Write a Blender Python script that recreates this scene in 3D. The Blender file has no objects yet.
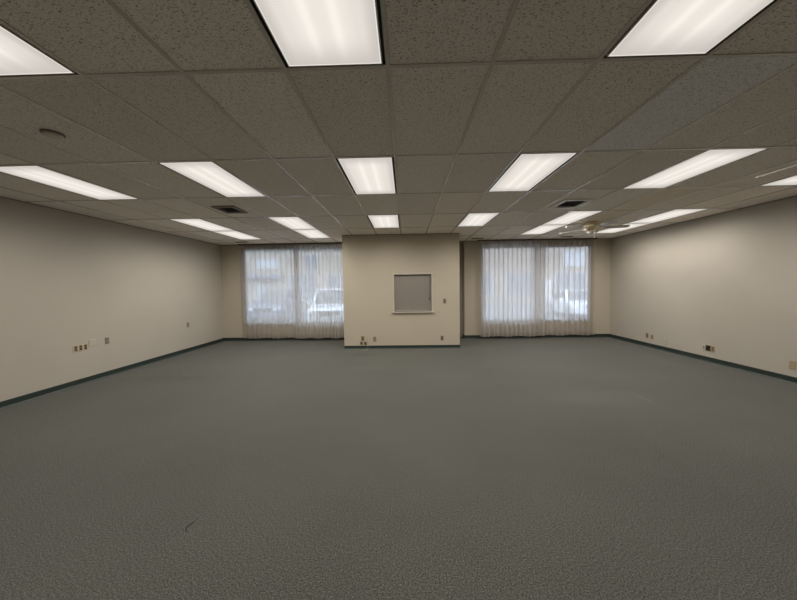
import bpy, bmesh, math, random
from mathutils import Matrix, Vector
random.seed(7)
C = bpy.context.scene.collection
S = bpy.context.scene
PI = math.pi

# ------------------------------------------------------------------ camera, world, exposure
EYE = 1.585                      # camera height above the carpet
CEIL = 2.872
cam_d = bpy.data.cameras.new('camera')
cam = bpy.data.objects.new('camera', cam_d)
C.objects.link(cam)
cam_d.sensor_fit = 'HORIZONTAL'
cam_d.sensor_width = 36.0
cam_d.lens = 36.0 * 300.4595 / 797.0
cam_d.clip_start = 0.05
cam_d.clip_end = 300
right = Vector((0.9996562775808598, 0.022109202569270587, -0.014089352537637823))
down = Vector((-0.013050536912950394, -0.046446482944258204, -0.998835525854178))
fwd = Vector((-0.022737857846828965, 0.9986760773062804, -0.04614198128253389))
m = Matrix.Identity(4)
for i in range(3):
    m[i][0] = right[i]; m[i][1] = -down[i]; m[i][2] = -fwd[i]
m[2][3] = EYE
cam.matrix_world = m
S.camera = cam

w = bpy.data.worlds.new('overcast_sky')
S.world = w
w.use_nodes = True
nt = w.node_tree
bg = nt.nodes['Background']
bg.inputs['Color'].default_value = (0.74, 0.85, 1.04, 1)
bg.inputs['Strength'].default_value = 5.8

S.view_settings.view_transform = 'Standard'
S.view_settings.look = 'None'
S.view_settings.gamma = 1.0
S.view_settings.use_curve_mapping = False
S.view_settings.exposure = 0.0
LAMP_W = 31.5                    # each of the two lamps in a ceiling fixture

# ------------------------------------------------------------------ materials
def nmat(name):
    mt = bpy.data.materials.new(name)
    mt.use_nodes = True
    n = mt.node_tree.nodes; l = mt.node_tree.links
    return mt, n, l, n['Principled BSDF']

def plain(name, col, rough=0.6, metal=0.0, spec=0.5, var=0.0, scale=20.0):
    mt, n, l, b = nmat(name)
    b.inputs['Roughness'].default_value = rough
    b.inputs['Metallic'].default_value = metal
    b.inputs['Specular IOR Level'].default_value = spec
    if var > 0:
        tc = n.new('ShaderNodeTexCoord'); nz = n.new('ShaderNodeTexNoise')
        nz.inputs['Scale'].default_value = scale
        nz.inputs['Detail'].default_value = 4
        l.new(tc.outputs['Object'], nz.inputs['Vector'])
        r = n.new('ShaderNodeMapRange')
        r.inputs['To Min'].default_value = 1 - var; r.inputs['To Max'].default_value = 1 + var
        l.new(nz.outputs['Fac'], r.inputs['Value'])
        mx = n.new('ShaderNodeVectorMath'); mx.operation = 'SCALE'
        mx.inputs[0].default_value = col
        l.new(r.outputs['Result'], mx.inputs['Scale'])
        l.new(mx.outputs['Vector'], b.inputs['Base Color'])
    else:
        b.inputs['Base Color'].default_value = (*col, 1)
    return mt

def srgb(r, g, b):
    f = lambda c: (c/255/12.92) if c <= 10 else ((c/255+0.055)/1.055)**2.4
    return (f(r), f(g), f(b))

def wall_mat(name, col):
    mt, n, l, b = nmat(name)
    b.inputs['Roughness'].default_value = 0.62
    b.inputs['Specular IOR Level'].default_value = 0.3
    tc = n.new('ShaderNodeTexCoord')
    nz = n.new('ShaderNodeTexNoise'); nz.inputs['Scale'].default_value = 1.3; nz.inputs['Detail'].default_value = 5
    l.new(tc.outputs['Object'], nz.inputs['Vector'])
    r = n.new('ShaderNodeMapRange'); r.inputs['To Min'].default_value = 0.95; r.inputs['To Max'].default_value = 1.05
    l.new(nz.outputs['Fac'], r.inputs['Value'])
    mx = n.new('ShaderNodeVectorMath'); mx.operation = 'SCALE'; mx.inputs[0].default_value = col
    l.new(r.outputs['Result'], mx.inputs['Scale'])
    l.new(mx.outputs['Vector'], b.inputs['Base Color'])
    n2 = n.new('ShaderNodeTexNoise'); n2.inputs['Scale'].default_value = 160
    l.new(tc.outputs['Object'], n2.inputs['Vector'])
    bp = n.new('ShaderNodeBump'); bp.inputs['Strength'].default_value = 0.06; bp.inputs['Distance'].default_value = 0.01
    l.new(n2.outputs['Fac'], bp.inputs['Height'])
    l.new(bp.outputs['Normal'], b.inputs['Normal'])
    return mt

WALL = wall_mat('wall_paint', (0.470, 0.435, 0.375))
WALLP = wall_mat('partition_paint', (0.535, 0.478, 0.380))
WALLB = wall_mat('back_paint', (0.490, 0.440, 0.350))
BASE = plain('rubber_base', (0.022, 0.034, 0.028), 0.5)
TOE = plain('rubber_toe', (0.024, 0.040, 0.037), 0.5)

def carpet_mat():
    mt, n, l, b = nmat('carpet')
    b.inputs['Roughness'].default_value = 0.95
    b.inputs['Specular IOR Level'].default_value = 0.1
    b.inputs['Sheen Weight'].default_value = 0.12
    b.inputs['Sheen Roughness'].default_value = 0.5
    tc = n.new('ShaderNodeTexCoord')
    nz = n.new('ShaderNodeTexNoise'); nz.inputs['Scale'].default_value = 125; nz.inputs['Detail'].default_value = 3
    nz.inputs['Roughness'].default_value = 0.7
    l.new(tc.outputs['Object'], nz.inputs['Vector'])
    cr = n.new('ShaderNodeValToRGB')
    e = cr.color_ramp.elements
    e[0].position = 0.34; e[0].color = (0.033, 0.034, 0.029, 1)
    e[1].position = 0.68; e[1].color = (0.178, 0.176, 0.153, 1)
    x = cr.color_ramp.elements.new(0.5); x.color = (0.085, 0.087, 0.076, 1)
    l.new(nz.outputs['Fac'], cr.inputs['Fac'])
    # wear and soiling: broad traffic blotches
    n2 = n.new('ShaderNodeTexNoise'); n2.inputs['Scale'].default_value = 0.55; n2.inputs['Detail'].default_value = 5
    n2.inputs['Roughness'].default_value = 0.6
    l.new(tc.outputs['Object'], n2.inputs['Vector'])
    r2 = n.new('ShaderNodeMapRange'); r2.inputs['From Min'].default_value = 0.3; r2.inputs['From Max'].default_value = 0.7
    r2.inputs['To Min'].default_value = 0.88; r2.inputs['To Max'].default_value = 1.10
    l.new(n2.outputs['Fac'], r2.inputs['Value'])
    last = r2.outputs['Result']
    # three faded patches with shapes of their own
    for (px, py, sx, sy, k) in ((2.75, 4.15, 0.85, 0.35, 0.09), (-4.25, 5.2, 0.9, 0.22, -0.12), (-1.4, 7.0, 0.6, 0.25, -0.10), (3.25, 4.05, 0.05, 0.35, 0.14), (-0.75, 5.75, 0.55, 0.22, 0.10), (-0.95, 6.9, 0.35, 0.14, -0.12)):
        sub = n.new('ShaderNodeVectorMath'); sub.operation = 'SUBTRACT'; sub.inputs[1].default_value = (px, py, 0)
        l.new(tc.outputs['Object'], sub.inputs[0])
        dv = n.new('ShaderNodeVectorMath'); dv.operation = 'DIVIDE'; dv.inputs[1].default_value = (sx, sy, 1)
        l.new(sub.outputs['Vector'], dv.inputs[0])
        ln = n.new('ShaderNodeVectorMath'); ln.operation = 'LENGTH'
        l.new(dv.outputs['Vector'], ln.inputs[0])
        n3 = n.new('ShaderNodeMath'); n3.operation = 'ADD'
        n4 = n.new('ShaderNodeTexNoise'); n4.inputs['Scale'].default_value = 3.5
        l.new(tc.outputs['Object'], n4.inputs['Vector'])
        l.new(ln.outputs['Value'], n3.inputs[0]); l.new(n4.outputs['Fac'], n3.inputs[1])
        mr = n.new('ShaderNodeMapRange'); mr.interpolation_type = 'SMOOTHSTEP'
        mr.inputs['From Min'].default_value = 1.0; mr.inputs['From Max'].default_value = 1.6
        mr.inputs['To Min'].default_value = 1.0 + k; mr.inputs['To Max'].default_value = 1.0
        l.new(n3.outputs['Value'], mr.inputs['Value'])
        mu = n.new('ShaderNodeMath'); mu.operation = 'MULTIPLY'
        l.new(last, mu.inputs[0]); l.new(mr.outputs['Result'], mu.inputs[1])
        last = mu.outputs['Value']
    n6 = n.new('ShaderNodeTexNoise'); n6.inputs['Scale'].default_value = 75; n6.inputs['Detail'].default_value = 2
    l.new(tc.outputs['Object'], n6.inputs['Vector'])
    r6 = n.new('ShaderNodeMapRange'); r6.inputs['From Min'].default_value = 0.3; r6.inputs['From Max'].default_value = 0.7
    r6.inputs['To Min'].default_value = 0.80; r6.inputs['To Max'].default_value = 1.20
    l.new(n6.outputs['Fac'], r6.inputs['Value'])
    m6 = n.new('ShaderNodeMath'); m6.operation = 'MULTIPLY'
    l.new(last, m6.inputs[0]); l.new(r6.outputs['Result'], m6.inputs[1]); last = m6.outputs['Value']
    mx = n.new('ShaderNodeVectorMath'); mx.operation = 'SCALE'
    l.new(cr.outputs['Color'], mx.inputs[0]); l.new(last, mx.inputs['Scale'])
    l.new(mx.outputs['Vector'], b.inputs['Base Color'])
    bp = n.new('ShaderNodeBump'); bp.inputs['Strength'].default_value = 0.35; bp.inputs['Distance'].default_value = 0.006
    l.new(nz.outputs['Fac'], bp.inputs['Height']); l.new(bp.outputs['Normal'], b.inputs['Normal'])
    return mt
CARPET = carpet_mat()

def tile_mat():
    mt, n, l, b = nmat('fissured_ceiling_tile')
    b.inputs['Roughness'].default_value = 0.9
    b.inputs['Specular IOR Level'].default_value = 0.1
    tc = n.new('ShaderNodeTexCoord')
    at = n.new('ShaderNodeAttribute'); at.attribute_name = 'tile_tint'
    mp = n.new('ShaderNodeMapping'); mp.inputs['Scale'].default_value = (75, 150, 80)
    l.new(tc.outputs['Object'], mp.inputs['Vector'])
    nz = n.new('ShaderNodeTexNoise'); nz.inputs['Scale'].default_value = 1.0; nz.inputs['Detail'].default_value = 2.5
    nz.inputs['Distortion'].default_value = 0.8
    l.new(mp.outputs['Vector'], nz.inputs['Vector'])
    r = n.new('ShaderNodeMapRange'); r.interpolation_type = 'SMOOTHSTEP'
    r.inputs['From Min'].default_value = 0.32; r.inputs['From Max'].default_value = 0.45
    l.new(nz.outputs['Fac'], r.inputs['Value'])
    r2 = n.new('ShaderNodeMapRange'); r2.inputs['To Min'].default_value = 0.38; r2.inputs['To Max'].default_value = 1.0
    l.new(r.outputs['Result'], r2.inputs['Value'])
    n5 = n.new('ShaderNodeTexNoise'); n5.inputs['Scale'].default_value = 140; n5.inputs['Detail'].default_value = 2
    l.new(tc.outputs['Object'], n5.inputs['Vector'])
    r5 = n.new('ShaderNodeMapRange'); r5.inputs['To Min'].default_value = 0.85; r5.inputs['To Max'].default_value = 1.15
    l.new(n5.outputs['Fac'], r5.inputs['Value'])
    mu = n.new('ShaderNodeMath'); mu.operation = 'MULTIPLY'
    l.new(r2.outputs['Result'], mu.inputs[0]); l.new(r5.outputs['Result'], mu.inputs[1])
    mx = n.new('ShaderNodeVectorMath'); mx.operation = 'SCALE'
    l.new(at.outputs['Color'], mx.inputs[0]); l.new(mu.outputs['Value'], mx.inputs['Scale'])
    l.new(mx.outputs['Vector'], b.inputs['Base Color'])
    bp = n.new('ShaderNodeBump'); bp.inputs['Strength'].default_value = 0.7; bp.inputs['Distance'].default_value = 0.006
    l.new(r.outputs['Result'], bp.inputs['Height']); l.new(bp.outputs['Normal'], b.inputs['Normal'])
    return mt
TILE = tile_mat()
TEE = plain('painted_tee_steel', (0.60, 0.56, 0.49), 0.22, 0.0, 0.8)
ANGLE = plain('painted_wall_angle', (0.16, 0.145, 0.125), 0.45)

def diffuser_mat():
    mt, n, l, b = nmat('lit_prismatic_lens')
    out = n['Material Output']
    tc = n.new('ShaderNodeTexCoord'); sp = n.new('ShaderNodeSeparateXYZ')
    l.new(tc.outputs['Object'], sp.inputs['Vector'])
    def M(op, a, bb=None):
        k = n.new('ShaderNodeMath'); k.operation = op
        for i, v in enumerate((a, bb)):
            if v is None: continue
            if isinstance(v, (int, float)): k.inputs[i].default_value = v
            else: l.new(v, k.inputs[i])
        return k.outputs['Value']
    x = sp.outputs['X']; y = sp.outputs['Y']
    cs = M('COSINE', M('MULTIPLY', M('ADD', x, 0.068), 2*PI/0.136))       # four tubes behind the lens
    pk = M('POWER', M('ADD', M('MULTIPLY', cs, 0.5), 0.5), 2.5)
    ay = M('ABSOLUTE', y); ax = M('ABSOLUTE', x)
    ry = n.new('ShaderNodeMapRange'); ry.interpolation_type = 'SMOOTHSTEP'
    ry.inputs['From Min'].default_value = 0.62; ry.inputs['From Max'].default_value = 0.36
    l.new(ay, ry.inputs['Value'])
    rx = n.new('ShaderNodeMapRange'); rx.interpolation_type = 'SMOOTHSTEP'
    rx.inputs['From Min'].default_value = 0.30; rx.inputs['From Max'].default_value = 0.10
    l.new(ax, rx.inputs['Value'])
    core = M('MULTIPLY', ry.outputs['Result'], rx.outputs['Result'])
    e = M('ADD', 0.58, M('MULTIPLY', core, M('ADD', 0.27, M('MULTIPLY', pk, 0.11))))
    edge = M('MAXIMUM', M('GREATER_THAN', ax, 0.262), M('GREATER_THAN', ay, 0.573))
    e = M('ADD', e, M('MULTIPLY', edge, 0.22))            # bright cut edge of the lens
    col = n.new('ShaderNodeVectorMath'); col.operation = 'SCALE'; col.inputs[0].default_value = (1.0, 0.938, 0.862)
    l.new(e, col.inputs['Scale'])
    em = n.new('ShaderNodeEmission')
    l.new(col.outputs['Vector'], em.inputs['Color'])
    em.inputs['Strength'].default_value = 1.0
    l.new(em.outputs['Emission'], out.inputs['Surface'])
    return mt
LENS = diffuser_mat()
RIM = plain('white_lens_door', (0.75, 0.72, 0.68), 0.35)
GAP_SHADE = plain('shaded_troffer_gap', (0.045, 0.042, 0.038), 0.6)  # near-black tone paints the shade inside the recessed gap

def sheer_mat(name, through, col, trans):
    mt, n, l, b = nmat(name)
    out = n['Material Output']
    n.remove(b)
    tc = n.new('ShaderNodeTexCoord')
    mp = n.new('ShaderNodeMapping'); mp.inputs['Scale'].default_value = (30, 30, 3)
    l.new(tc.outputs['Object'], mp.inputs['Vector'])
    nz = n.new('ShaderNodeTexNoise'); nz.inputs['Scale'].default_value = 1.0; nz.inputs['Detail'].default_value = 4
    l.new(mp.outputs['Vector'], nz.inputs['Vector'])
    r = n.new('ShaderNodeMapRange'); r.inputs['To Min'].default_value = through*0.8; r.inputs['To Max'].default_value = through*1.2
    l.new(nz.outputs['Fac'], r.inputs['Value'])
    lw = n.new('ShaderNodeLayerWeight'); lw.inputs['Blend'].default_value = 0.5
    inv = n.new('ShaderNodeMath'); inv.operation = 'SUBTRACT'; inv.inputs[0].default_value = 1.0
    l.new(lw.outputs['Facing'], inv.inputs[1])
    op = n.new('ShaderNodeMath'); op.operation = 'MULTIPLY'
    l.new(r.outputs['Result'], op.inputs[0]); l.new(inv.outputs['Value'], op.inputs[1])
    df = n.new('ShaderNodeBsdfDiffuse'); df.inputs['Color'].default_value = (*col, 1)
    tl = n.new('ShaderNodeBsdfTranslucent'); tl.inputs['Color'].default_value = (*trans, 1)
    tr = n.new('ShaderNodeBsdfTransparent')
    ad = n.new('ShaderNodeMixShader'); ad.inputs[0].default_value = 0.66
    fr = n.new('ShaderNodeMapRange'); fr.inputs['To Min'].default_value = 0.30; fr.inputs['To Max'].default_value = 0.78
    l.new(inv.outputs['Value'], fr.inputs['Value']); l.new(fr.outputs['Result'], ad.inputs[0])
    l.new(df.outputs[0], ad.inputs[1]); l.new(tl.outputs[0], ad.inputs[2])
    mx = n.new('ShaderNodeMixShader')
    l.new(op.outputs['Value'], mx.inputs[0]); l.new(ad.outputs[0], mx.inputs[1]); l.new(tr.outputs[0], mx.inputs[2])
    l.new(mx.outputs[0], out.inputs['Surface'])
    return mt
SHEER = sheer_mat('sheer_voile', 0.27, (0.58, 0.53, 0.49), (0.92, 0.90, 0.88))
HEM = sheer_mat('doubled_voile_hem', 0.15, (0.60, 0.54, 0.49), (0.75, 0.72, 0.70))

def glass_mat():
    mt, n, l, b = nmat('window_glass')
    out = n['Material Output']; n.remove(b)
    tr = n.new('ShaderNodeBsdfTransparent'); tr.inputs['Color'].default_value = (0.93, 0.95, 0.95, 1)
    gl = n.new('ShaderNodeBsdfGlossy'); gl.inputs['Roughness'].default_value = 0.02
    fr = n.new('ShaderNodeFresnel'); fr.inputs['IOR'].default_value = 1.45
    mx = n.new('ShaderNodeMixShader')
    l.new(fr.outputs[0], mx.inputs[0]); l.new(tr.outputs[0], mx.inputs[1]); l.new(gl.outputs[0], mx.inputs[2])
    l.new(mx.outputs[0], out.inputs['Surface'])
    return mt
GLASS = glass_mat()
CONCS = plain('concrete_sill', (0.40, 0.39, 0.37), 0.8)
ALU = plain('dark_bronze_aluminium', (0.10, 0.09, 0.08), 0.4, 0.6)
PLATE_BEIGE = plain('ivory_plastic', (0.52, 0.44, 0.30), 0.4)
PLATE_WHITE = plain('white_plastic', (0.50, 0.47, 0.405), 0.4)
PLATE_TAN = plain('tan_plastic', (0.42, 0.30, 0.17), 0.4)
SOCKET_BROWN = plain('brown_plastic', (0.12, 0.075, 0.045), 0.4)
BLACK = plain('black_void', (0.008, 0.007, 0.006), 0.7)
STEEL = plain('screw_steel', (0.5, 0.48, 0.44), 0.35, 0.9)
VENTWHITE = plain('vent_enamel', (0.80, 0.77, 0.70), 0.4)
VENTDARK = plain('vent_louver', (0.07, 0.062, 0.052), 0.5)
VENTBROWN = plain('vent_brown_enamel', (0.22, 0.19, 0.155), 0.6)  # darker and browner than the other vent's frame
BRASS = plain('polished_brass', (0.86, 0.76, 0.55), 0.28, 0.65)
BLADE = plain('greyed_fan_blade', (0.48, 0.45, 0.42), 0.25)
MILK = plain('frosted_glass_shade', (0.85, 0.80, 0.72), 0.3)
BLIND = plain('grey_mini_blind', (0.43, 0.395, 0.35), 0.4)
TRIMW = plain('white_trim_paint', (0.56, 0.515, 0.435), 0.4)
DKCORD = plain('grey_cord', (0.25, 0.23, 0.20), 0.7)
CORD = plain('yellow_cable', (0.46, 0.36, 0.16), 0.5)
TRACK = plain('brown_curtain_track', (0.07, 0.05, 0.04), 0.5)

# ------------------------------------------------------------------ mesh helpers
def link(name, mesh, mt, parent=None, smooth=False):
    o = bpy.data.objects.new(name, mesh)
    C.objects.link(o)
    for q in (mt if isinstance(mt, (list, tuple)) else [mt]):
        mesh.materials.append(q)
    if parent: o.parent = parent
    if smooth:
        for p in mesh.polygons: p.use_smooth = True
    return o

def box(bm, x0, x1, y0, y1, z0, z1, bevel=0.0):
    vs = [bm.verts.new(v) for v in ((x0,y0,z0),(x1,y0,z0),(x1,y1,z0),(x0,y1,z0),(x0,y0,z1),(x1,y0,z1),(x1,y1,z1),(x0,y1,z1))]
    fs = [bm.faces.new([vs[i] for i in f]) for f in ((3,2,1,0),(4,5,6,7),(0,1,5,4),(1,2,6,5),(2,3,7,6),(3,0,4,7))]
    if bevel > 0:
        es = {e for f in fs for e in f.edges}
        bmesh.ops.bevel(bm, geom=list(es), offset=bevel, segments=2, affect='EDGES', profile=0.5)
    return vs

def cyl(bm, c, r0, r1, h, n=24, axis='z'):
    """frustum from c up by h along axis"""
    rings = []
    for (r, d) in ((r0, 0), (r1, h)):
        ring = []
        for i in range(n):
            a = 2*PI*i/n
            p = (r*math.cos(a), r*math.sin(a), d)
            if axis == 'y': p = (p[0], p[2], p[1])
            if axis == 'x': p = (p[2], p[0], p[1])
            ring.append(bm.verts.new((c[0]+p[0], c[1]+p[1], c[2]+p[2])))
        rings.append(ring)
    for i in range(n):
        bm.faces.new((rings[0][i], rings[0][(i+1) % n], rings[1][(i+1) % n], rings[1][i]))
    bm.faces.new(rings[0][::-1]); bm.faces.new(rings[1])

def lathe(bm, prof, n=32, c=(0,0,0)):
    rings = []
    for (r, z) in prof:
        if r < 1e-5: rings.append([bm.verts.new((c[0], c[1], c[2]+z))])
        else: rings.append([bm.verts.new((c[0]+r*math.cos(2*PI*i/n), c[1]+r*math.sin(2*PI*i/n), c[2]+z)) for i in range(n)])
    for a, b in zip(rings, rings[1:]):
        for i in range(n):
            j = (i+1) % n
            if len(a) == 1 and len(b) == 1: continue
            if len(a) == 1: bm.faces.new((a[0], b[j], b[i]))
            elif len(b) == 1: bm.faces.new((a[i], a[j], b[0]))
            else: bm.faces.new((a[i], a[j], b[j], b[i]))

def tube(bm, pts, r, n=8):
    pts = [Vector(p) for p in pts]
    rings = []
    for i, p in enumerate(pts):
        t = (pts[min(i+1, len(pts)-1)] - pts[max(i-1, 0)]).normalized()
        u = t.cross(Vector((0, 0, 1)))
        if u.length < 0.1: u = t.cross(Vector((1, 0, 0)))
        u.normalize(); v = t.cross(u)
        rings.append([bm.verts.new(p + u*r*math.cos(2*PI*k/n) + v*r*math.sin(2*PI*k/n)) for k in range(n)])
    for a, b in zip(rings, rings[1:]):
        for k in range(n): bm.faces.new((a[k], a[(k+1) % n], b[(k+1) % n], b[k]))
    bm.faces.new(rings[0][::-1]); bm.faces.new(rings[-1])

def done(name, bm, mt, parent=None, smooth=False):
    bmesh.ops.recalc_face_normals(bm, faces=bm.faces)
    me = bpy.data.meshes.new(name)
    bm.to_mesh(me); bm.free()
    return link(name, me, mt, parent, smooth)

def B(name, dims, mt, parent=None, bevel=0.0):
    bm = bmesh.new(); box(bm, *dims, bevel=bevel)
    return done(name, bm, mt, parent)

def struct(o, label=None):
    o['kind'] = 'structure'
    if label: o['label'] = label
    return o

def thing(name, label, cat, loc=(0,0,0), rz=0, group=None):
    o = bpy.data.objects.new(name, None); C.objects.link(o)
    o.empty_display_size = 0.1
    o.location = loc; o.rotation_euler = (0, 0, rz)
    o['label'] = label; o['category'] = cat
    if group: o['group'] = group
    return o

def tag(o, label, cat, group=None):
    o['label'] = label; o['category'] = cat
    if group: o['group'] = group
    return o

def copy_tree(o, parent=None):
    c = o.copy(); C.objects.link(c)
    if parent: c.parent = parent
    for ch in list(o.children): copy_tree(ch, c)
    return c

# ------------------------------------------------------------------ room shell
XL, XR, YF, YB = -5.49, 5.98, -1.5, 8.9
PX0, PX1, PY = -1.566, 1.362, 7.56
H = CEIL
def Zc(z): return z + EYE      # height measured from the lens -> height above the carpet

fl = struct(B('floor', (XL-0.2, XR+0.2, YF-0.2, YB, -0.15, 0), CARPET), 'grey green loop pile carpet across the whole room')
struct(B('wall_left', (XL-0.15, XL, YF, YB+0.15, 0, H+0.3), WALL))
struct(B('wall_right', (XR, XR+0.15, YF, YB+0.15, 0, H+0.3), WALL))
struct(B('wall_front', (XL-0.15, XR+0.15, YF-0.15, YF, 0, H+0.3), WALL))

# back wall: two window openings, narrow alcove beside the partition
W1 = (-4.82, -1.60, Zc(-1.10), Zc(1.17))
W2 = (2.24, 5.41, Zc(-1.10), Zc(1.11))
AX = 1.745
def wall_run(name, x0, x1, op):
    bm = bmesh.new()
    y0, y1 = YB, YB+0.15
    box(bm, x0, op[0], y0, y1, 0, H+0.3)
    box(bm, op[1], x1, y0, y1, 0, H+0.3)
    box(bm, op[0], op[1], y0, y1, 0, op[2])
    box(bm, op[0], op[1], y0, y1, op[3], H+0.3)
    return struct(done(name, bm, WALLB))
wall_run('wall_back_left', XL, PX1, W1)
wall_run('wall_back_right', AX, XR, W2)
bm = bmesh.new()
box(bm, AX, AX+0.12, YB+0.15, 9.22, 0, H+0.3)
box(bm, PX1-0.12, PX1, YB+0.15, 9.22, 0, H+0.3)
box(bm, PX1-0.12, AX+0.12, 9.22, 9.34, 0, H+0.3)
struct(done('wall_alcove', bm, WALL))
struct(B('floor_alcove', (PX1-0.12, AX+0.12, YB, 9.3, -0.15, 0), CARPET))
struct(B('ceiling_alcove', (PX1-0.12, AX+0.12, YB, 9.3, H, H+0.1), WALL))

# partition with a pass-through window
PW = (-0.285, 0.672, Zc(-0.645), Zc(0.300))
bm = bmesh.new()
y0, y1 = PY, PY+0.12
box(bm, PX0, PW[0], y0, y1, 0, H+0.1)
box(bm, PW[1], PX1, y0, y1, 0, H+0.1)
box(bm, PW[0], PW[1], y0, y1, 0, PW[2])
box(bm, PW[0], PW[1], y0, y1, PW[3], H+0.1)
box(bm, PX0, PX0+0.12, y1, YB, 0, H+0.1)
box(bm, PX1-0.12, PX1, y1, YB, 0, H+0.1)
struct(done('wall_partition', bm, WALLP), 'beige partition box standing between the two curtained windows')

# rubber cove base with its lighter toe
def base_run(name, a, b, nrm, h=0.10):
    """a,b floor points along a wall, nrm points into the room"""
    a = Vector(a); b = Vector(b); nrm = Vector(nrm)
    bm = bmesh.new()
    prof = [(0.0, 0.0), (0.022, 0.0), (0.016, 0.008), (0.008, 0.018), (0.006, 0.03), (0.006, h-0.003), (0.003, h), (0.0, h)]
    ra = [bm.verts.new((*(a + nrm*d), z)) for d, z in prof]
    rb = [bm.verts.new((*(b + nrm*d), z)) for d, z in prof]
    k = len(prof)
    for i in range(k):
        f = bm.faces.new((ra[i], ra[(i+1) % k], rb[(i+1) % k], rb[i]))
        if i in (1, 2): f.material_index = 1
    bm.faces.new(ra[::-1]); bm.faces.new(rb)
    return struct(done(name, bm, [BASE, TOE]))
base_run('baseboard_left', (XL, YF), (XL, YB), (1, 0))
base_run('baseboard_right', (XR, YF), (XR, YB), (-1, 0))
base_run('baseboard_back_left', (XL, YB), (PX0, YB), (0, -1))
base_run('baseboard_back_right', (AX, YB), (XR, YB), (0, -1))
base_run('baseboard_partition', (PX0, PY), (PX1, PY), (0, -1), 0.085)
base_run('baseboard_alcove', (AX, YB), (AX, 9.22), (-1, 0))

# ------------------------------------------------------------------ suspended ceiling
GX0, GY0, CW, RL = -0.0843, 1.8243, 0.6096, 1.2192
col_x = lambda i: GX0 + CW*i
row_y = lambda j: GY0 + RL*j
LIGHTS = [(-4,-1), (-1,-1), (2,-1)] + [(c, 1) for c in (-7,-4,-1,2,5,8)] + [(c, 3) for c in (-7,-4,-1,2,5,8)] + [(c, 4) for c in (-7,-4,5,8)]
VENTS = {(-5, 2): (-2.84, 4.90, 0.36, 0.42), (4, 2): (2.675, 4.955, 0.45, 0.50)}
ZT = H + 0.005
bm = bmesh.new()
tint = bm.loops.layers.color.new('tile_tint') if False else bm.faces.layers.int.new('k')
colors = []
base_c = (0.93, 0.862, 0.775)
def tilequad(x0, x1, y0, y1, c):
    x0, x1 = max(x0, XL), min(x1, XR); y0, y1 = max(y0, YF), min(y1, YB)
    if x1 - x0 < 1e-3 or y1 - y0 < 1e-3: return
    n0 = len(bm.faces)
    box(bm, x0, x1, y0, y1, ZT, ZT+0.016)
    for _ in range(6): colors.append(c)
for i in range(-9, 10):
    for j in range(-3, 6):
        if (i, j) in LIGHTS: continue
        g = random.uniform(0.94, 1.06); t = random.uniform(-0.008, 0.008)
        c = (base_c[0]*g + t, base_c[1]*g, base_c[2]*g - t)
        if (i, j) == (3, 0): c = (0.97, 0.96, 0.94)       # a newer, greyer tile
        if (i, j) in ((6, 3), (6, 2)): c = (0.90, 0.80, 0.66)   # water-stained tiles
        x0, x1, ya, yb = col_x(i), col_x(i+1), row_y(j), row_y(j+1)
        if (i, j) in VENTS:
            vx, vy, vw, vl = VENTS[(i, j)]
            a0, a1, b0, b1 = vx-vw/2+0.03, vx+vw/2-0.03, vy-vl/2+0.03, vy+vl/2-0.03
            tilequad(x0, a0, ya, yb, c); tilequad(a1, x1, ya, yb, c)
            tilequad(a0, a1, ya, b0, c); tilequad(a0, a1, b1, yb, c)
        else:
            tilequad(x0, x1, ya, yb, c)
me = bpy.data.meshes.new('ceiling')
bm.faces.ensure_lookup_table()
bm.to_mesh(me); bm.free()
ca = me.color_attributes.new('tile_tint', 'FLOAT_COLOR', 'CORNER')
for p in me.polygons:
    for li in p.loop_indices: ca.data[li].color = (*colors[p.index], 1)
struct(link('ceiling', me, TILE), 'fissured drop ceiling tiles')

bm = bmesh.new()
TW = 0.012
for i in range(-8, 10):
    if XL < col_x(i) < XR: box(bm, col_x(i)-TW, col_x(i)+TW, YF, YB, H-0.001, ZT+0.001)
for j in range(-2, 6):
    if YF < row_y(j) < YB: box(bm, XL, XR, row_y(j)-TW, row_y(j)+TW, H-0.0006, ZT+0.0008)
struct(done('trim_1', bm, TEE), 'painted steel tee grid of the drop ceiling')
bm = bmesh.new()
aw = 0.022
for d in ((XL, XL+aw, YF, YB), (XR-aw, XR, YF, YB), (XL, PX0, YB-aw, YB), (PX1, XR, YB-aw, YB), (PX0-aw, PX1+aw, PY-aw, PY), (PX0-aw, PX0, PY, YB), (PX1, PX1+aw, PY, YB)):
    box(bm, *d, H-0.004, ZT)
struct(done('trim_2', bm, ANGLE), 'wall angle where the ceiling meets the walls')

struct(B('light_block_slab', (XL-0.15, XR+0.15, YF-0.15, YB+0.7, H+0.3, H+0.45), ANGLE), 'unseen slab added above the drop ceiling to keep sky light out')  # added out of view to stop sky light leaking in round the fixtures

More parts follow.
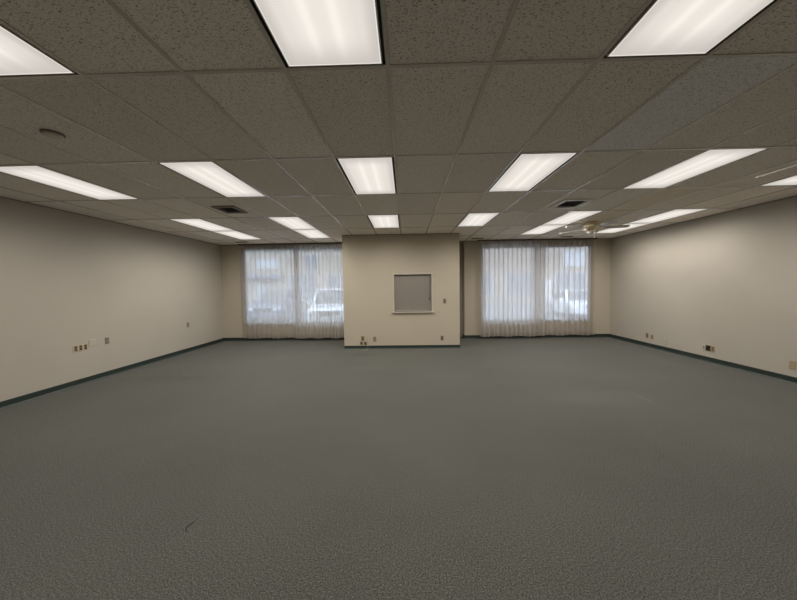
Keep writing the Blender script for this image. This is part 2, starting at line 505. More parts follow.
# ------------------------------------------------------------------ fluorescent troffers
def make_light():
    t = thing('ceiling_light', 'x', 'ceiling light')
    w2, l2 = CW/2, RL/2
    # housing coloured dark, painting the shade in the gap round the lens door
    bm = bmesh.new()
    hx, hy = w2-TW, l2-TW
    box(bm, -w2, w2, -l2, l2, 0.030, 0.11)
    for d in ((-w2, w2, -l2, -hy), (-w2, w2, hy, l2), (-w2, -hx, -hy, hy), (hx, w2, -hy, hy)):
        box(bm, *d, 0.0055, 0.031)
    done('housing', bm, GAP_SHADE, t)
    bm = bmesh.new()
    rx, ry, k = 0.275, 0.588, 0.007
    for d in ((-rx, rx, -ry, -ry+k), (-rx, rx, ry-k, ry), (-rx, -rx+k, -ry+k, ry-k), (rx-k, rx, -ry+k, ry-k)):
        box(bm, *d, 0.001, 0.032)
    done('lens_frame', bm, RIM, t)
    d = B('diffuser', (-rx+k, rx-k, -ry+k, ry-k, 0.0, 0.012), LENS, t)
    for s in (-1, 1):
        ld = make_light.lamp
        lo = bpy.data.objects.new('fluorescent_lamp', ld); C.objects.link(lo)
        lo.parent = t; lo.location = (0, s*0.3, -0.004)
    return t
ld = bpy.data.lights.new('fluorescent_lamp', 'SPOT')
ld.spot_size = math.radians(176); ld.spot_blend = 0.84; ld.shadow_soft_size = 0.0
ld.color = (1.0, 0.94, 0.865); ld.energy = LAMP_W
make_light.lamp = ld
LL = {(-4,-1): 'lit ceiling panel cut off at the top left corner of the photo',
      (-1,-1): 'large lit ceiling panel nearest the camera at top centre, bright tube streaks',
      (2,-1): 'large lit ceiling panel at the top right, slanting out of frame',
      (-7,1): 'long slanting lit ceiling panel beside the round smoke detector, nearest the left wall',
      (-4,1): 'lit ceiling panel just in front of the dark left air vent, second row',
      (-1,1): 'lit ceiling panel in the middle of the second row, before the partition',
      (2,1): 'lit ceiling panel in the second row, right of the middle one',
      (5,1): 'lit ceiling panel in the second row, left of the pale ceiling strip',
      (8,1): 'lit ceiling panel cut off at the right edge beneath the pale strip',
      (-7,3): 'near panel of the lit end-to-end pair closest to the left wall',
      (-4,3): 'near panel of the lit end-to-end pair right of the dark left air vent',
      (-1,3): 'small lit ceiling panel standing alone above the blind in the partition',
      (2,3): 'small lit ceiling panel above the right corner of the partition',
      (5,3): 'near panel of the lit end-to-end pair behind the white-framed air vent',
      (8,3): 'near panel of the lit end-to-end pair closest to the right wall',
      (-7,4): 'far panel of the lit end-to-end pair closest to the left wall',
      (-4,4): 'far panel of the lit pair above the left window curtains',
      (5,4): 'far panel of the lit pair above the right window curtains',
      (8,4): 'far panel of the lit pair beyond the ceiling fan, by the right wall'}
proto = make_light()
for n, (i, j) in enumerate(LIGHTS):
    o = proto if n == 0 else copy_tree(proto)
    o.location = (col_x(i)+CW/2, row_y(j)+RL/2, H)
    o['label'] = LL[(i, j)]
    o['group'] = 'fluorescent ceiling panels'

# ------------------------------------------------------------------ air vents, slot diffusers, detector, strip
def vent(label, key, frame_mat):
    vx, vy, vw, vl = VENTS[key]
    t = thing('air_vent', label, 'air vent', (vx, vy, H), 0, 'ceiling air vents')
    a, b = vw/2, vl/2
    bm = bmesh.new()
    k = 0.058
    for d in ((-a, a, -b, -b+k), (-a, a, b-k, b), (-a, -a+k, -b+k, b-k), (a-k, a, -b+k, b-k)):
        box(bm, *d, -0.016, 0.006, 0.003)
    done('frame', bm, frame_mat, t)
    bm = bmesh.new()
    box(bm, -a+0.032, a-0.032, -b+0.032, b-0.032, 0.10, 0.11)
    for d in ((-a+0.030, a-0.030, -b+0.030, -b+0.034), (-a+0.030, a-0.030, b-0.034, b-0.030), (-a+0.030, -a+0.034, -b+0.034, b-0.034), (a-0.034, a-0.030, -b+0.034, b-0.034)):
        box(bm, *d, 0.004, 0.10)
    done('duct', bm, BLACK, t)
    bm = bmesh.new()
    n = 7
    for q in range(n):
        yy = -b+k + (2*b-2*k)*(q+0.5)/n
        vs = box(bm, -a+k-0.005, a-k+0.005, yy-0.002, yy+0.002, 0.0, 0.040)
        for v in vs: v.co.y += (v.co.z-0.02)*0.55
    done('louvers', bm, VENTDARK, t)
    return t
vent('dark ceiling air vent with a brown frame, left of the photo', (-5, 2), VENTBROWN)
vent('black ceiling air vent in a pale square frame, right of the photo', (4, 2), VENTWHITE)

def slot(x, y, label):
    t = thing('slot_diffuser', label, 'air vent', (x, y, H), 0, 'slot diffusers along the window wall')
    bm = bmesh.new()
    box(bm, -0.16, 0.16, -0.06, -0.035, -0.006, 0.004); box(bm, -0.16, 0.16, 0.035, 0.06, -0.006, 0.004)
    box(bm, -0.16, -0.14, -0.035, 0.035, -0.006, 0.004); box(bm, 0.14, 0.16, -0.035, 0.035, -0.006, 0.004)
    done('frame', bm, VENTDARK, t)
    B('slot', (-0.14, 0.14, -0.035, 0.035, -0.003, 0.003), BLACK, t)
slot(-4.55, 8.35, 'dark slot diffuser over the left end of the left curtains')
slot(2.02, 8.42, 'dark slot diffuser between the partition and the right window curtains')
slot(4.44, 8.40, 'dark slot diffuser over the right window curtains, near the ceiling fan')

t = thing('smoke_detector', 'small round ceiling detector in the tiles at upper left', 'smoke detector', (-2.87, 2.46, H))
bm = bmesh.new(); lathe(bm, [(0.0, 0.004), (0.072, 0.004), (0.072, -0.006), (0.066, -0.008), (0, -0.008)]); done('mounting_plate', bm, VENTBROWN, t, True)
bm = bmesh.new(); lathe(bm, [(0.0, -0.007), (0.060, -0.007), (0.060, -0.017), (0.052, -0.022), (0.0, -0.023)]); done('cover', bm, plain('detector_plastic', (0.62, 0.57, 0.50), 0.5), t, True)

t = thing('hanging_rail', 'thin pale rail hanging just under the ceiling at the right edge, above a lit panel', 'rail', (3.92, 2.5, H))
PALE = plain('pale_rail_paint', (0.66, 0.62, 0.55), 0.35)
B('rail', (-0.011, 0.011, -1.2, 0.99, -0.146, -0.132), PALE, t, 0.002)
for yy in (0.2, -0.9):
    bm = bmesh.new(); cyl(bm, (0, yy, -0.133), 0.005, 0.005, 0.137, 10); done('hanger', bm, PALE, t)

# ------------------------------------------------------------------ ceiling fan
t = thing('ceiling_fan', 'brass ceiling fan with pale blades hanging before the right window', 'ceiling fan', (3.97, 6.51, H))
bm = bmesh.new(); lathe(bm, [(0, 0.004), (0.10, 0.004), (0.115, -0.006), (0.110, -0.030), (0.085, -0.036), (0, -0.036)]); done('canopy', bm, BRASS, t, True)
bm = bmesh.new(); lathe(bm, [(0, -0.034), (0.10, -0.034), (0.155, -0.048), (0.172, -0.070), (0.172, -0.098), (0.150, -0.118), (0.10, -0.128), (0.08, -0.150), (0, -0.152)]); done('motor', bm, BRASS, t, True)
for q in range(5):
    a = math.radians(-17 + 72*q)
    bm = bmesh.new()
    vs = box(bm, 0.12, 0.235, -0.018, 0.018, -0.136, -0.128)
    box(bm, 0.20, 0.26, -0.045, 0.045, -0.138, -0.130, 0.003)
    iron = done('blade_iron', bm, BRASS, t); iron.rotation_euler = (0, 0, a)
    bm = bmesh.new()
    out = [(0.20, -0.048), (0.30, -0.056), (0.62, -0.066), (0.658, -0.052), (0.67, 0.0), (0.658, 0.052), (0.62, 0.066), (0.30, 0.056), (0.20, 0.048)]
    tp = [bm.verts.new((x, y, 0.003 + y*-0.24)) for x, y in out]; bt = [bm.verts.new((x, y, -0.003 + y*-0.24)) for x, y in out]
    bm.faces.new(tp); bm.faces.new(bt[::-1])
    for k in range(len(out)): bm.faces.new((bt[k], bt[(k+1) % len(out)], tp[(k+1) % len(out)], tp[k]))
    bl = done('blade', bm, BLADE, t); bl.location = (0, 0, -0.124); bl.rotation_euler = (0, 0, a)
bm = bmesh.new(); lathe(bm, [(0, -0.148), (0.055, -0.148), (0.065, -0.165), (0.055, -0.180), (0.02, -0.188), (0, -0.188)]); done('light_fitter', bm, BRASS, t, True)
for q in range(3):
    a = math.radians(-60 + 120*q)
    bm = bmesh.new(); lathe(bm, [(0.018, 0.0), (0.024, -0.012), (0.034, -0.030), (0.044, -0.048), (0.048, -0.054), (0.045, -0.053), (0.031, -0.032), (0.018, -0.008), (0, -0.004)], 20)
    sh = done('light_shade', bm, MILK, t, True)
    sh.location = (0.055*math.cos(a), 0.055*math.sin(a), -0.164)
    sh.rotation_euler = (Matrix.Rotation(a, 3, 'Z') @ Matrix.Rotation(math.radians(-58), 3, 'Y')).to_euler()
bm = bmesh.new(); tube(bm, [(0.03, -0.03, -0.182), (0.031, -0.03, -0.26), (0.031, -0.03, -0.31)], 0.0025, 6); cyl(bm, (0.031, -0.03, -0.332), 0.008, 0.005, 0.024, 12); done('pull_chain', bm, BRASS, t)

# ------------------------------------------------------------------ windows in the back wall
def window(name, op, label):
    x0, x1, z0, z1 = op
    t = bpy.data.objects.new(name, None); C.objects.link(t); struct(t, label)
    t.location = ((x0+x1)/2, YB+0.035, z0)
    hw, hh = (x1-x0)/2, z1-z0
    bm = bmesh.new(); k = 0.05
    box(bm, -hw, hw, -0.03, 0.03, 0, k); box(bm, -hw, hw, -0.03, 0.03, hh-k, hh)
    box(bm, -hw, -hw+k, -0.03, 0.03, k, hh-k); box(bm, hw-k, hw, -0.03, 0.03, k, hh-k)
    box(bm, -k/2, k/2, -0.03, 0.03, k, hh-k)
    done('window_frame', bm, ALU, t)
    for s in (0, 1):
        a, b = (-hw+k, -k/2) if s == 0 else (k/2, hw-k)
        B('pane', (a, b, -0.004, 0.004, k, hh-k), GLASS, t)
    B('window_sill', (-hw, hw, 0.031, 0.15, -0.01, 0.02), CONCS, t, 0.004)
window('window_1', W1, 'storefront window behind the left curtains')
window('window_2', W2, 'storefront window behind the right curtains')

# ------------------------------------------------------------------ sheer curtains
def curtain(label, x0, x1, wave, y, seed, lean=0.0):
    rnd = random.Random(seed)
    zt, zb = Zc(1.251), Zc(-1.495)
    t = thing('curtain', label, 'curtain', ((x0+x1)/2, y, zb), 0, 'sheer curtain panels')
    half = (x1-x0)/2
    # irregular pleats: a phase that grows unevenly along the panel
    xs = []; n = int((x1-x0)/0.0075)
    ph = 0; f = 1.0; amp = 1.0
    for k in range(n+1):
        x = -half + 2*half*k/n
        if k % 11 == 0:
            f = rnd.uniform(0.90, 1.12); amp = rnd.uniform(0.8, 1.15)
        ph += 2*PI*(2*half/n)/wave*f
        xs.append((x, ph, amp))
    # smooth the amplitudes
    am = [sum(xs[max(0, min(n, k+d))][2] for d in range(-8, 9))/17 for k in range(n+1)]
    nz = 14
    def prof(k, v):
        x, p, _ = xs[k]
        a = am[k]
        depth = min(0.048, 0.33*wave) * (0.8 + 0.2*(1-v)) * a
        yy = depth*(math.sin(p) + 0.18*math.sin(2*p + 1.1)) + 0.008*(1-v)*math.sin(0.37*p+seed)
        xx = x + 0.012*a*math.sin(2*p) + 0.006*(1-v)*math.sin(0.6*p + seed) + lean*(1-v)*(1 if x < 0 else 0)*(-x/half)
        return xx, yy
    def sheet(name, z0, z1, mt, par, off=0.0, scal=False):
        bm = bmesh.new(); grid = []
        for r in range(nz+1):
            z = z0 + (z1-z0)*r/nz
            row = []
            for k in range(n+1):
                v = (z - zb)/(zt - zb)
                xx, yy = prof(k, v)
                dz = 0
                if scal and r == nz: dz = -0.016*(0.5-0.5*math.sin(xs[k][1]))
                if r == 0 and not scal: dz = 0.010*math.sin(xs[k][1]*0.21+seed) - 0.004
                row.append(bm.verts.new((xx, yy+off, z - zb + dz)))
            grid.append(row)
        for r in range(nz):
            for k in range(n): bm.faces.new((grid[r][k], grid[r][k+1], grid[r+1][k+1], grid[r+1][k]))
        return done(name, bm, mt, par, True)
    sheet('fabric', zb+0.10, zt, SHEER, t, 0, True)
    sheet('hem', zb, zb+0.10, HEM, t)
    return t
curtain('left sheer curtain panel of the left window, beside the left back corner', -4.93, -3.18, 0.150, 8.83, 1, 0.03)
curtain('right sheer curtain panel of the left window, running behind the partition', -3.26, -1.60, 0.105, 8.745, 2)
curtain('left sheer curtain panel of the right window, nearest the partition', 2.17, 4.03, 0.135, 8.725, 3)
curtain('right sheer curtain panel of the right window, nearest the right wall', 3.70, 5.47, 0.155, 8.83, 4)
for x0, x1, lb in ((-4.86, -1.58, 'brown curtain track at the ceiling over the left window'), (2.10, 5.48, 'brown curtain track at the ceiling over the right window')):
    tt = thing('curtain_track', lb, 'curtain track', ((x0+x1)/2, 8.78, H), 0, 'curtain tracks')
    h = (x1-x0)/2
    B('rail', (-h, h, -0.055, 0.055, -0.018, 0.0045), TRACK, tt, 0.003)
    k = -h+0.05
    while k < h:
        B('carrier', (k-0.008, k+0.008, -0.054, -0.034, -0.033, -0.017), TRACK, tt); k += 0.13

# ------------------------------------------------------------------ pass-through window and its blind
t = bpy.data.objects.new('window_3', None); C.objects.link(t); struct(t, 'interior pass-through window in the partition')
cx, hz0 = (PW[0]+PW[1])/2, PW[2]
t.location = (cx, PY, hz0)
hw, hh = (PW[1]-PW[0])/2, PW[3]-PW[2]
bm = bmesh.new()
k = 0.028
for d in ((-hw-k, hw+k, hh-0.012, hh+k), (-hw-k, -hw+0.012, 0.0, hh-0.012), (hw-0.012, hw+k, 0.0, hh-0.012)):
    box(bm, d[0], d[1], -0.012, 0.11, d[2], d[3], 0.002)
done('window_frame', bm, TRIMW, t)
B('window_sill', (-hw-0.055, hw+0.055, -0.05, 0.11, -0.030, 0.0), TRIMW, t, 0.004)
B('pane', (-hw+0.012, hw-0.012, 0.090, 0.096, 0.0, hh-0.012), GLASS, t)
t = thing('window_blind', 'closed grey mini blind in the window of the partition', 'blind', (cx, PY+0.052, hz0+0.001))
bw = hw-0.018
B('headrail', (-bw, bw, -0.016, 0.016, hh-0.046, hh-0.014), plain('shaded_blind_headrail', (0.20, 0.18, 0.155), 0.4), t, 0.002)  # headrail colour darkened to paint the shadow along the top of the blind
bm = bmesh.new()
ns = 40; zz0, zz1 = 0.03, hh-0.05
for q in range(ns):
    z = zz0 + (zz1-zz0)*(q+0.5)/ns
    hgt = (zz1-zz0)/ns*0.62
    prev = None
    for s in range(5):
        u = s/4*2-1
        yy = -0.006*u + 0.003*(1-u*u)*-1
        a = bm.verts.new((-bw, yy, z+u*hgt)); b = bm.verts.new((bw, yy, z+u*hgt))
        if prev: bm.faces.new((prev[0], prev[1], b, a))
        prev = (a, b)
done('slats', bm, BLIND, t, True)
B('bottom_rail', (-bw, bw, -0.011, 0.011, 0.006, 0.028), BLIND, t, 0.002)
bm = bmesh.new()
for s in (-0.33, 0.0, 0.31): tube(bm, [(s, -0.012, 0.03), (s, -0.012, hh-0.045)], 0.0012, 5)
done('ladder_cords', bm, DKCORD, t)
bm = bmesh.new(); tube(bm, [(bw-0.045, -0.022, hh-0.04), (bw-0.045, -0.022, 0.33)], 0.0025, 6)
lathe(bm, [(0, 0.33), (0.012, 0.328), (0.016, 0.305), (0.010, 0.295), (0, 0.294)], 12, (bw-0.045, -0.022, 0))
done('tilt_cord', bm, BLACK, t)
# dark room behind the blind
struct(B('floor_partition', (PX0+0.12, PX1-0.12, PY+0.12, YB, 0.0, 0.004), CARPET))

# ------------------------------------------------------------------ outlets, switches and plates
def place(t, wall, a, z):
    if wall == 'L': t.location = (XL, a, z); t.rotation_euler = (0, 0, PI/2)
    if wall == 'R': t.location = (XR, a, z); t.rotation_euler = (0, 0, -PI/2)
    if wall == 'P': t.location = (a, PY, z)

def plate_mesh(wd, hg, mt, t, dx=0.0, dz=0.0, name='plate'):
    bm = bmesh.new(); box(bm, dx-wd/2, dx+wd/2, -0.007, 0.0, dz-hg/2, dz+hg/2, 0.0025)
    return done(name, bm, mt, t)

def outlet(wall, a, z, label, mt, smt, wd=0.075, hg=0.118):
    t = thing('wall_outlet', label, 'outlet', group='wall outlets')
    place(t, wall, a, z)
    plate_mesh(wd, hg, mt, t)
    for s in (-1, 1):
        bm = bmesh.new()
        box(bm, -0.017, 0.017, -0.0095, -0.006, s*0.020-0.014, s*0.020+0.014, 0.0015)
        sk = done('socket', bm, smt, t)
        bm = bmesh.new()
        for u in (-0.006, 0.006): box(bm, u-0.0012, u+0.0012, -0.0098, -0.009, s*0.020-0.002, s*0.020+0.007)
        cyl(bm, (0, -0.0098, s*0.020-0.008), 0.0022, 0.0022, 0.001, 10, 'y')
        done('slots', bm, BLACK, sk)
    bm = bmesh.new(); cyl(bm, (0, -0.0085, 0), 0.003, 0.003, 0.002, 10, 'y'); done('screw', bm, STEEL, t)
    return t

def blank(wall, a, z, label, mt, wd=0.115, hg=0.115):
    t = thing('blank_plate', label, 'wall plate', group='blank wall plates')
    place(t, wall, a, z)
    plate_mesh(wd, hg, mt, t)
    for s in (-1, 1):
        bm = bmesh.new(); cyl(bm, (s*wd*0.22, -0.0085, 0), 0.003, 0.003, 0.002, 10, 'y'); done('screw', bm, STEEL, t)
    return t

def jack(wall, a, z, label, mt, wd=0.07, hg=0.085):
    t = thing('wall_jack', label, 'wall jack', group='low voltage jacks')
    place(t, wall, a, z)
    plate_mesh(wd, hg, mt, t)
    B('port', (-0.02, 0.02, -0.013, -0.006, -0.022, 0.022), SOCKET_BROWN, t, 0.002)
    B('port_opening', (-0.008, 0.008, -0.0136, -0.0125, -0.008, 0.006), BLACK, t)
    return t

DK = plain('dull_tan_plastic', (0.22, 0.185, 0.135), 0.45)
# left wall
t = thing('outlet_box', 'wide three-gang box with dark sockets low on the left wall', 'outlet')
place(t, 'L', 4.905, Zc(-0.962))
plate_mesh(0.235, 0.100, PLATE_BEIGE, t)
for s in (-1, 0, 1):
    for v in (-1, 1):
        sk = B('socket', (s*0.076-0.022, s*0.076+0.022, -0.0105, -0.006, v*0.021-0.018, v*0.021+0.018), SOCKET_BROWN, t, 0.002)
        B('slots', (s*0.076-0.009, s*0.076+0.009, -0.0112, -0.010, v*0.021-0.005, v*0.021+0.006), BLACK, sk)
blank('L', 5.10, Zc(-0.912), 'pale square blank plate just right of the three-gang box, left wall', PLATE_WHITE)
outlet('L', 5.36, Zc(-0.925), 'outlet right of the pale blank plate on the left wall', DK, VENTBROWN)
outlet('L', 7.42, Zc(-0.90), 'lone small outlet far along the left wall, towards the curtains', DK, VENTBROWN)
# right wall
outlet('R', 7.53, Zc(-1.305), 'farthest outlet on the right wall, dark, left of a matching pair', DK, SOCKET_BROWN)
outlet('R', 7.38, Zc(-1.318), 'reddish tan outlet, second of the close pair far along the right wall', PLATE_TAN, SOCKET_BROWN)
outlet('R', 7.01, Zc(-1.345), 'pale outlet low on the right wall, alone right of the close pair', PLATE_WHITE, PLATE_WHITE)
outlet('R', 6.115, Zc(-1.31), 'pale plate at the left of the black box on the right wall', PLATE_WHITE, VENTBROWN)
t = thing('open_junction_box', 'open black junction box between two plates on the right wall', 'junction box')
place(t, 'R', 6.03, Zc(-1.312))
bm = bmesh.new()
for d in ((-0.05, 0.05, 0.044, 0.056), (-0.05, 0.05, -0.056, -0.044), (-0.05, -0.04, -0.044, 0.044), (0.04, 0.05, -0.044, 0.044)):
    box(bm, d[0], d[1], -0.006, 0.0, d[2], d[3], 0.001)
done('box_rim', bm, SOCKET_BROWN, t)
B('cavity', (-0.04, 0.04, -0.003, 0.0, -0.044, 0.044), BLACK, t)
outlet('R', 5.94, Zc(-1.312), 'reddish tan outlet at the right of the black box, right wall', PLATE_TAN, SOCKET_BROWN)
blank('R', 4.735, Zc(-1.305), 'tan square plate on the right wall at the right edge of the photo', plain('tan_square_plastic', (0.40, 0.31, 0.19), 0.4), 0.078, 0.125)
# partition
t = thing('light_switch', 'light switch on the partition, right of the blind', 'light switch')
place(t, 'P', 0.985, Zc(-0.39))
plate_mesh(0.072, 0.118, DK, t)
B('toggle', (-0.006, 0.006, -0.018, -0.006, -0.010, 0.014), SOCKET_BROWN, t, 0.002)
outlet('P', 0.915, Zc(-1.325), 'dark outlet low on the partition under the light switch', DK, SOCKET_BROWN)
outlet('P', -0.788, Zc(-1.335), 'outlet low on the partition, right of the cluster of jacks', DK, PLATE_TAN)
outlet('P', -1.095, Zc(-1.315), 'tan outlet above two small jacks, low on the partition', plain('olive_tan_plastic', (0.26, 0.19, 0.09), 0.4), SOCKET_BROWN)
jack('P', -1.128, Zc(-1.437), 'left one of two small brown jacks at the foot of the partition', DK)
jack('P', -1.030, Zc(-1.440), 'right one of two small brown jacks at the foot of the partition', DK)
bm = bmesh.new()
tube(bm, [(-1.045, PY-0.012, Zc(-1.285)), (-1.0, PY-0.016, Zc(-1.29)), (-0.972, PY-0.018, Zc(-1.33)), (-0.972, PY-0.016, Zc(-1.42)), (-0.965, PY-0.022, Zc(-1.50)), (-0.965, PY-0.04, 0.03), (-0.97, PY-0.08, 0.006), (-1.03, PY-0.15, 0.005), (-1.10, PY-0.17, 0.005)], 0.003, 8)
tag(done('cable', bm, CORD, None, True), 'thin yellow cable hanging by the jacks on the partition down to the carpet', 'cable')

bm = bmesh.new()
tube(bm, [(-1.456, 1.953, 0.002), (-1.462, 1.932, 0.004), (-1.470, 1.914, 0.004), (-1.474, 1.893, 0.003), (-1.466, 1.876, 0.002), (-1.452, 1.859, 0.002)], 0.0022, 6)
tag(done('loose_thread', bm, BLACK, None, True), 'short dark loose thread lying on the carpet at lower left', 'thread')

# ------------------------------------------------------------------ outside: street, buildings, cars (seen through the sheers)
GZ = -0.20
ASPH = plain('asphalt', (0.20, 0.205, 0.215), 0.9, var=0.25, scale=6)
CONC = plain('concrete', (0.42, 0.41, 0.39), 0.9, var=0.12, scale=3)
struct(B('ground_street', (-40, 40, 12.6, 60, GZ-0.3, GZ), ASPH))
struct(B('ground_sidewalk', (-40, 40, YB+0.15, 12.6, GZ-0.3, GZ+0.12), CONC))

struct(B('trim_3', (-9, 9, YB+0.15, YB+1.75, H-0.02, H+0.35), CONC), 'concrete soffit over the storefront windows, outside')

def brick_mat(name, c1, c2, mortar):
    mt, n, l, b = nmat(name)
    b.inputs['Roughness'].default_value = 0.9
    tc = n.new('ShaderNodeTexCoord'); mp = n.new('ShaderNodeMapping')
    mp.inputs['Rotation'].default_value = (PI/2, 0, 0)
    br = n.new('ShaderNodeTexBrick')
    br.inputs['Color1'].default_value = (*c1, 1); br.inputs['Color2'].default_value = (*c2, 1); br.inputs['Mortar'].default_value = (*mortar, 1)
    br.inputs['Scale'].default_value = 4.0
    l.new(tc.outputs['Object'], mp.inputs['Vector']); l.new(mp.outputs['Vector'], br.inputs['Vector'])
    l.new(br.outputs['Color'], b.inputs['Base Color'])
    return mt
TANB = brick_mat('tan_brick', (0.40, 0.33, 0.25), (0.46, 0.38, 0.30), (0.45, 0.42, 0.38))
BRNB = brick_mat('brown_brick', (0.38, 0.30, 0.24), (0.44, 0.35, 0.28), (0.42, 0.38, 0.34))
WHT = plain('white_frame_paint', (0.60, 0.60, 0.60), 0.5)
DGL = plain('dark_shop_glass', (0.14, 0.16, 0.19), 0.1, 0.0, 0.8)
BRT = plain('white_board', (0.62, 0.63, 0.66), 0.5)
AWN = plain('grey_blue_awning', (0.16, 0.20, 0.28), 0.7)

def building(label, x, y, wd, hg, mt, rows):
    t = thing('building', label, 'building', (x, y, GZ))
    B('wall', (-wd/2, wd/2, 0, 8, 0, hg), mt, t)
    B('parapet', (-wd/2-0.1, wd/2+0.1, -0.12, 0.5, hg-0.02, hg+0.45), CONC, t)
    for (u0, u1, z0, z1, m2) in rows:
        bm = bmesh.new(); k = 0.10
        for d in ((u0, u1, z0, z0+k), (u0, u1, z1-k, z1), (u0, u0+k, z0+k, z1-k), (u1-k, u1, z0+k, z1-k), ((u0+u1)/2-k/2, (u0+u1)/2+k/2, z0+k, z1-k)):
            box(bm, d[0], d[1], -0.07, 0.02, d[2], d[3])
        f = done('window', bm, WHT, t)
        B('pane', (u0+k, u1-k, -0.03, -0.01, z0+k, z1-k), m2, f)
    return t
b1 = building('tan brick building across the street, through the left window curtains', -13.0, 27.0, 24.0, 9.0, TANB,
         [(-8.2, -5.6, 0.6, 3.0, DGL), (-4.6, -2.2, 0.6, 3.0, DGL), (2.5, 5.0, 0.6, 3.0, DGL), (6.0, 8.4, 0.6, 3.0, DGL),
          (-3.8, -2.6, 3.2, 4.4, BRT), (-0.4, 1.6, 3.5, 4.4, BRT), (4.0, 5.2, 3.2, 4.8, DGL), (7.5, 8.8, 3.2, 4.8, DGL)])
bm = bmesh.new()
vs = box(bm, -2.0, 2.0, -1.2, 0.02, 2.6, 3.0)
for v in vs:
    if v.co.y < -1 and v.co.z > 2.9: v.co.z = 2.68
done('awning', bm, AWN, b1)
B('door', (-0.55, 0.55, -0.06, 0.02, 0.0, 2.2), WHT, b1)
b2 = building('brown brick building across the street, through the right window curtains', 13.0, 29.0, 22.0, 8.6, BRNB,
         [(-7.6, -4.6, 0.7, 2.9, DGL), (-3.4, -0.4, 0.7, 2.9, DGL), (1.2, 4.2, 0.7, 2.9, DGL), (5.2, 8.2, 0.7, 2.9, DGL), (2.0, 4.0, 3.4, 4.9, BRT)])
B('door', (-0.2, 0.9, -0.06, 0.02, 0.0, 2.2), WHT, b2)

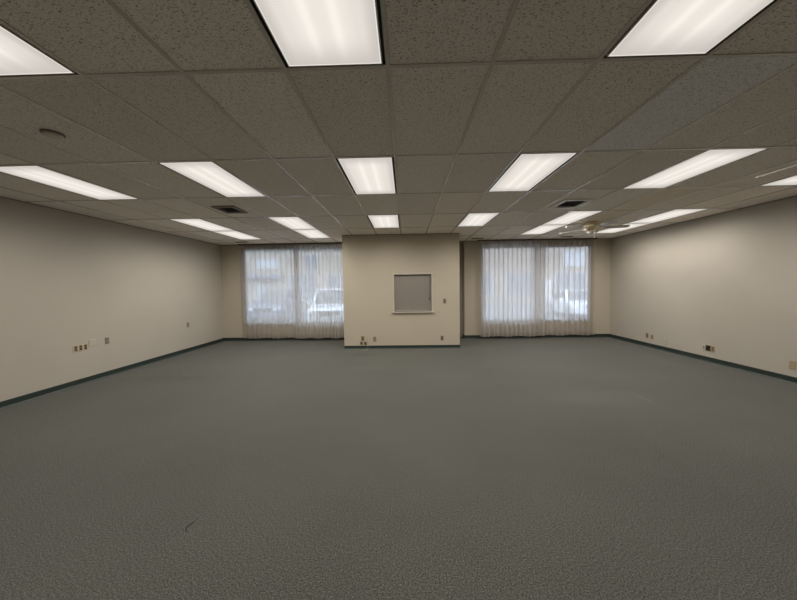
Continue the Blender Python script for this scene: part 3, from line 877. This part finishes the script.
RUB = plain('tyre_rubber', (0.02, 0.02, 0.02), 0.8)
ALLOY = plain('alloy_rim', (0.55, 0.55, 0.56), 0.3, 0.9)
CGL = plain('car_glass', (0.03, 0.04, 0.05), 0.08, 0.0, 0.9)
HLT = plain('headlight_lens', (0.8, 0.82, 0.85), 0.1)
TLT = plain('red_tail_lamp', (0.45, 0.02, 0.02), 0.2)
def car(label, loc, rz, col, suv=True):
    """front of the car faces -y"""
    t = thing('car', label, 'car', loc, rz, 'parked cars outside')
    paint = plain('car_paint', col, 0.25, 0.3, 0.6)
    L2, W2c = 2.3, 0.92
    hood, roof = (0.98, 1.70) if suv else (0.88, 1.44)
    prof = [(-L2, 0.35), (-L2-0.03, 0.62), (-L2+0.08, hood-0.16), (-L2+0.35, hood-0.06), (-0.95, hood+0.02), (1.9, hood+0.04), (L2-0.05, hood-0.05), (L2, 0.6), (L2-0.05, 0.35)]
    bm = bmesh.new()
    secs = [(-W2c, 0.92), (-W2c*0.9, 1.0), (W2c*0.9, 1.0), (W2c, 0.92)]
    rings = [[bm.verts.new((x, y*(s if s < 1 else 1), 0.25 + (z-0.25)*s)) for y, z in prof] for x, s in secs]
    k = len(prof)
    for a, b in zip(rings, rings[1:]):
        for i in range(k): bm.faces.new((a[i], a[(i+1) % k], b[(i+1) % k], b[i]))
    bm.faces.new(rings[0][::-1]); bm.faces.new(rings[-1])
    done('body', bm, paint, t)
    # cabin: pillars and roof as one shell, glass set proud of it
    yb0, yt0 = -0.95, -0.25
    yb1, yt1 = (2.1, 1.75) if suv else (1.75, 1.0)
    bm = bmesh.new()
    wb, wt = 0.84, 0.66
    lo = [(-wb, yb0, hood), (wb, yb0, hood), (wb, yb1, hood), (-wb, yb1, hood)]
    hi = [(-wt, yt0, roof), (wt, yt0, roof), (wt, yt1, roof), (-wt, yt1, roof)]
    vl = [bm.verts.new(v) for v in lo]; vh = [bm.verts.new(v) for v in hi]
    bm.faces.new(vl[::-1]); bm.faces.new(vh)
    for i in range(4): bm.faces.new((vl[i], vl[(i+1) % 4], vh[(i+1) % 4], vh[i]))
    bmesh.ops.bevel(bm, geom=list(bm.edges), offset=0.05, segments=2, affect='EDGES', profile=0.5)
    done('cabin', bm, paint, t, False)
    def pane(name, a, b, c, d, out):
        bm = bmesh.new()
        P = [Vector(q) for q in (a, b, c, d)]
        cc = sum(P, Vector())/4; o = Vector(out)
        f = [bm.verts.new(cc + (q-cc)*0.86 + o*0.012) for q in P]; g = [bm.verts.new(cc + (q-cc)*0.86 - o*0.02) for q in P]
        bm.faces.new(f); bm.faces.new(g[::-1])
        for i in range(4): bm.faces.new((f[i], g[i], g[(i+1) % 4], f[(i+1) % 4]))
        done(name, bm, CGL, t)
    pane('windshield', lo[0], lo[1], hi[1], hi[0], (0, -0.8, 0.6))
    pane('rear_window', lo[2], lo[3], hi[3], hi[2], (0, 0.9, 0.4))
    def lerp(a, b, s): return tuple(a[i]+(b[i]-a[i])*s for i in range(3))
    for (i0, i1, o) in ((1, 2, (0.95, 0, 0.25)), (0, 3, (-0.95, 0, 0.25))):
        ml, mh = lerp(lo[i0], lo[i1], 0.5), lerp(hi[i0], hi[i1], 0.45)
        pane('side_window', lo[i0], ml, mh, hi[i0], o); pane('side_window', ml, lo[i1], hi[i1], mh, o)
    B('grille', (-0.42, 0.42, -L2-0.04, -L2+0.06, 0.60, 0.78), BLACK, t, 0.01)
    B('bumper', (-0.86, 0.86, -L2-0.07, -L2+0.1, 0.34, 0.55), paint, t, 0.03)
    for s in (-1, 1):
        B('headlight', (s*0.64-0.17, s*0.64+0.17, -L2-0.02, -L2+0.12, 0.66, 0.80), HLT, t, 0.02)
        B('tail_lamp', (s*0.74-0.10, s*0.74+0.10, L2-0.10, L2+0.01, 0.66, 0.88), TLT, t, 0.01)
        B('mirror', (s*0.98-0.10, s*0.98+0.10, -0.78, -0.68, hood+0.02, hood+0.15), paint, t, 0.02)
        for yy in (-1.42, 1.42):
            bm = bmesh.new(); x0 = 0.70 if s > 0 else -0.93
            cyl(bm, (x0, yy, 0.34), 0.34, 0.34, 0.23, 28, 'x'); wh = done('wheel', bm, RUB, t)
            bm = bmesh.new(); cyl(bm, (x0+0.22 if s > 0 else x0-0.01, yy, 0.34), 0.22, 0.20, 0.02, 20, 'x'); done('rim', bm, ALLOY, wh)
    return t
car('silver car parked outside, through the right panel of the left curtains', (-3.6, 14.5, GZ), math.radians(12), (0.80, 0.82, 0.85), True)
car('dark blue car parked outside, through the left panel of the left curtains', (-7.3, 17.0, GZ), math.radians(6), (0.10, 0.13, 0.20), True)
car('white car parked outside, through the right panel of the right curtains', (9.3, 16.5, GZ), math.radians(-10), (0.80, 0.82, 0.86), False)
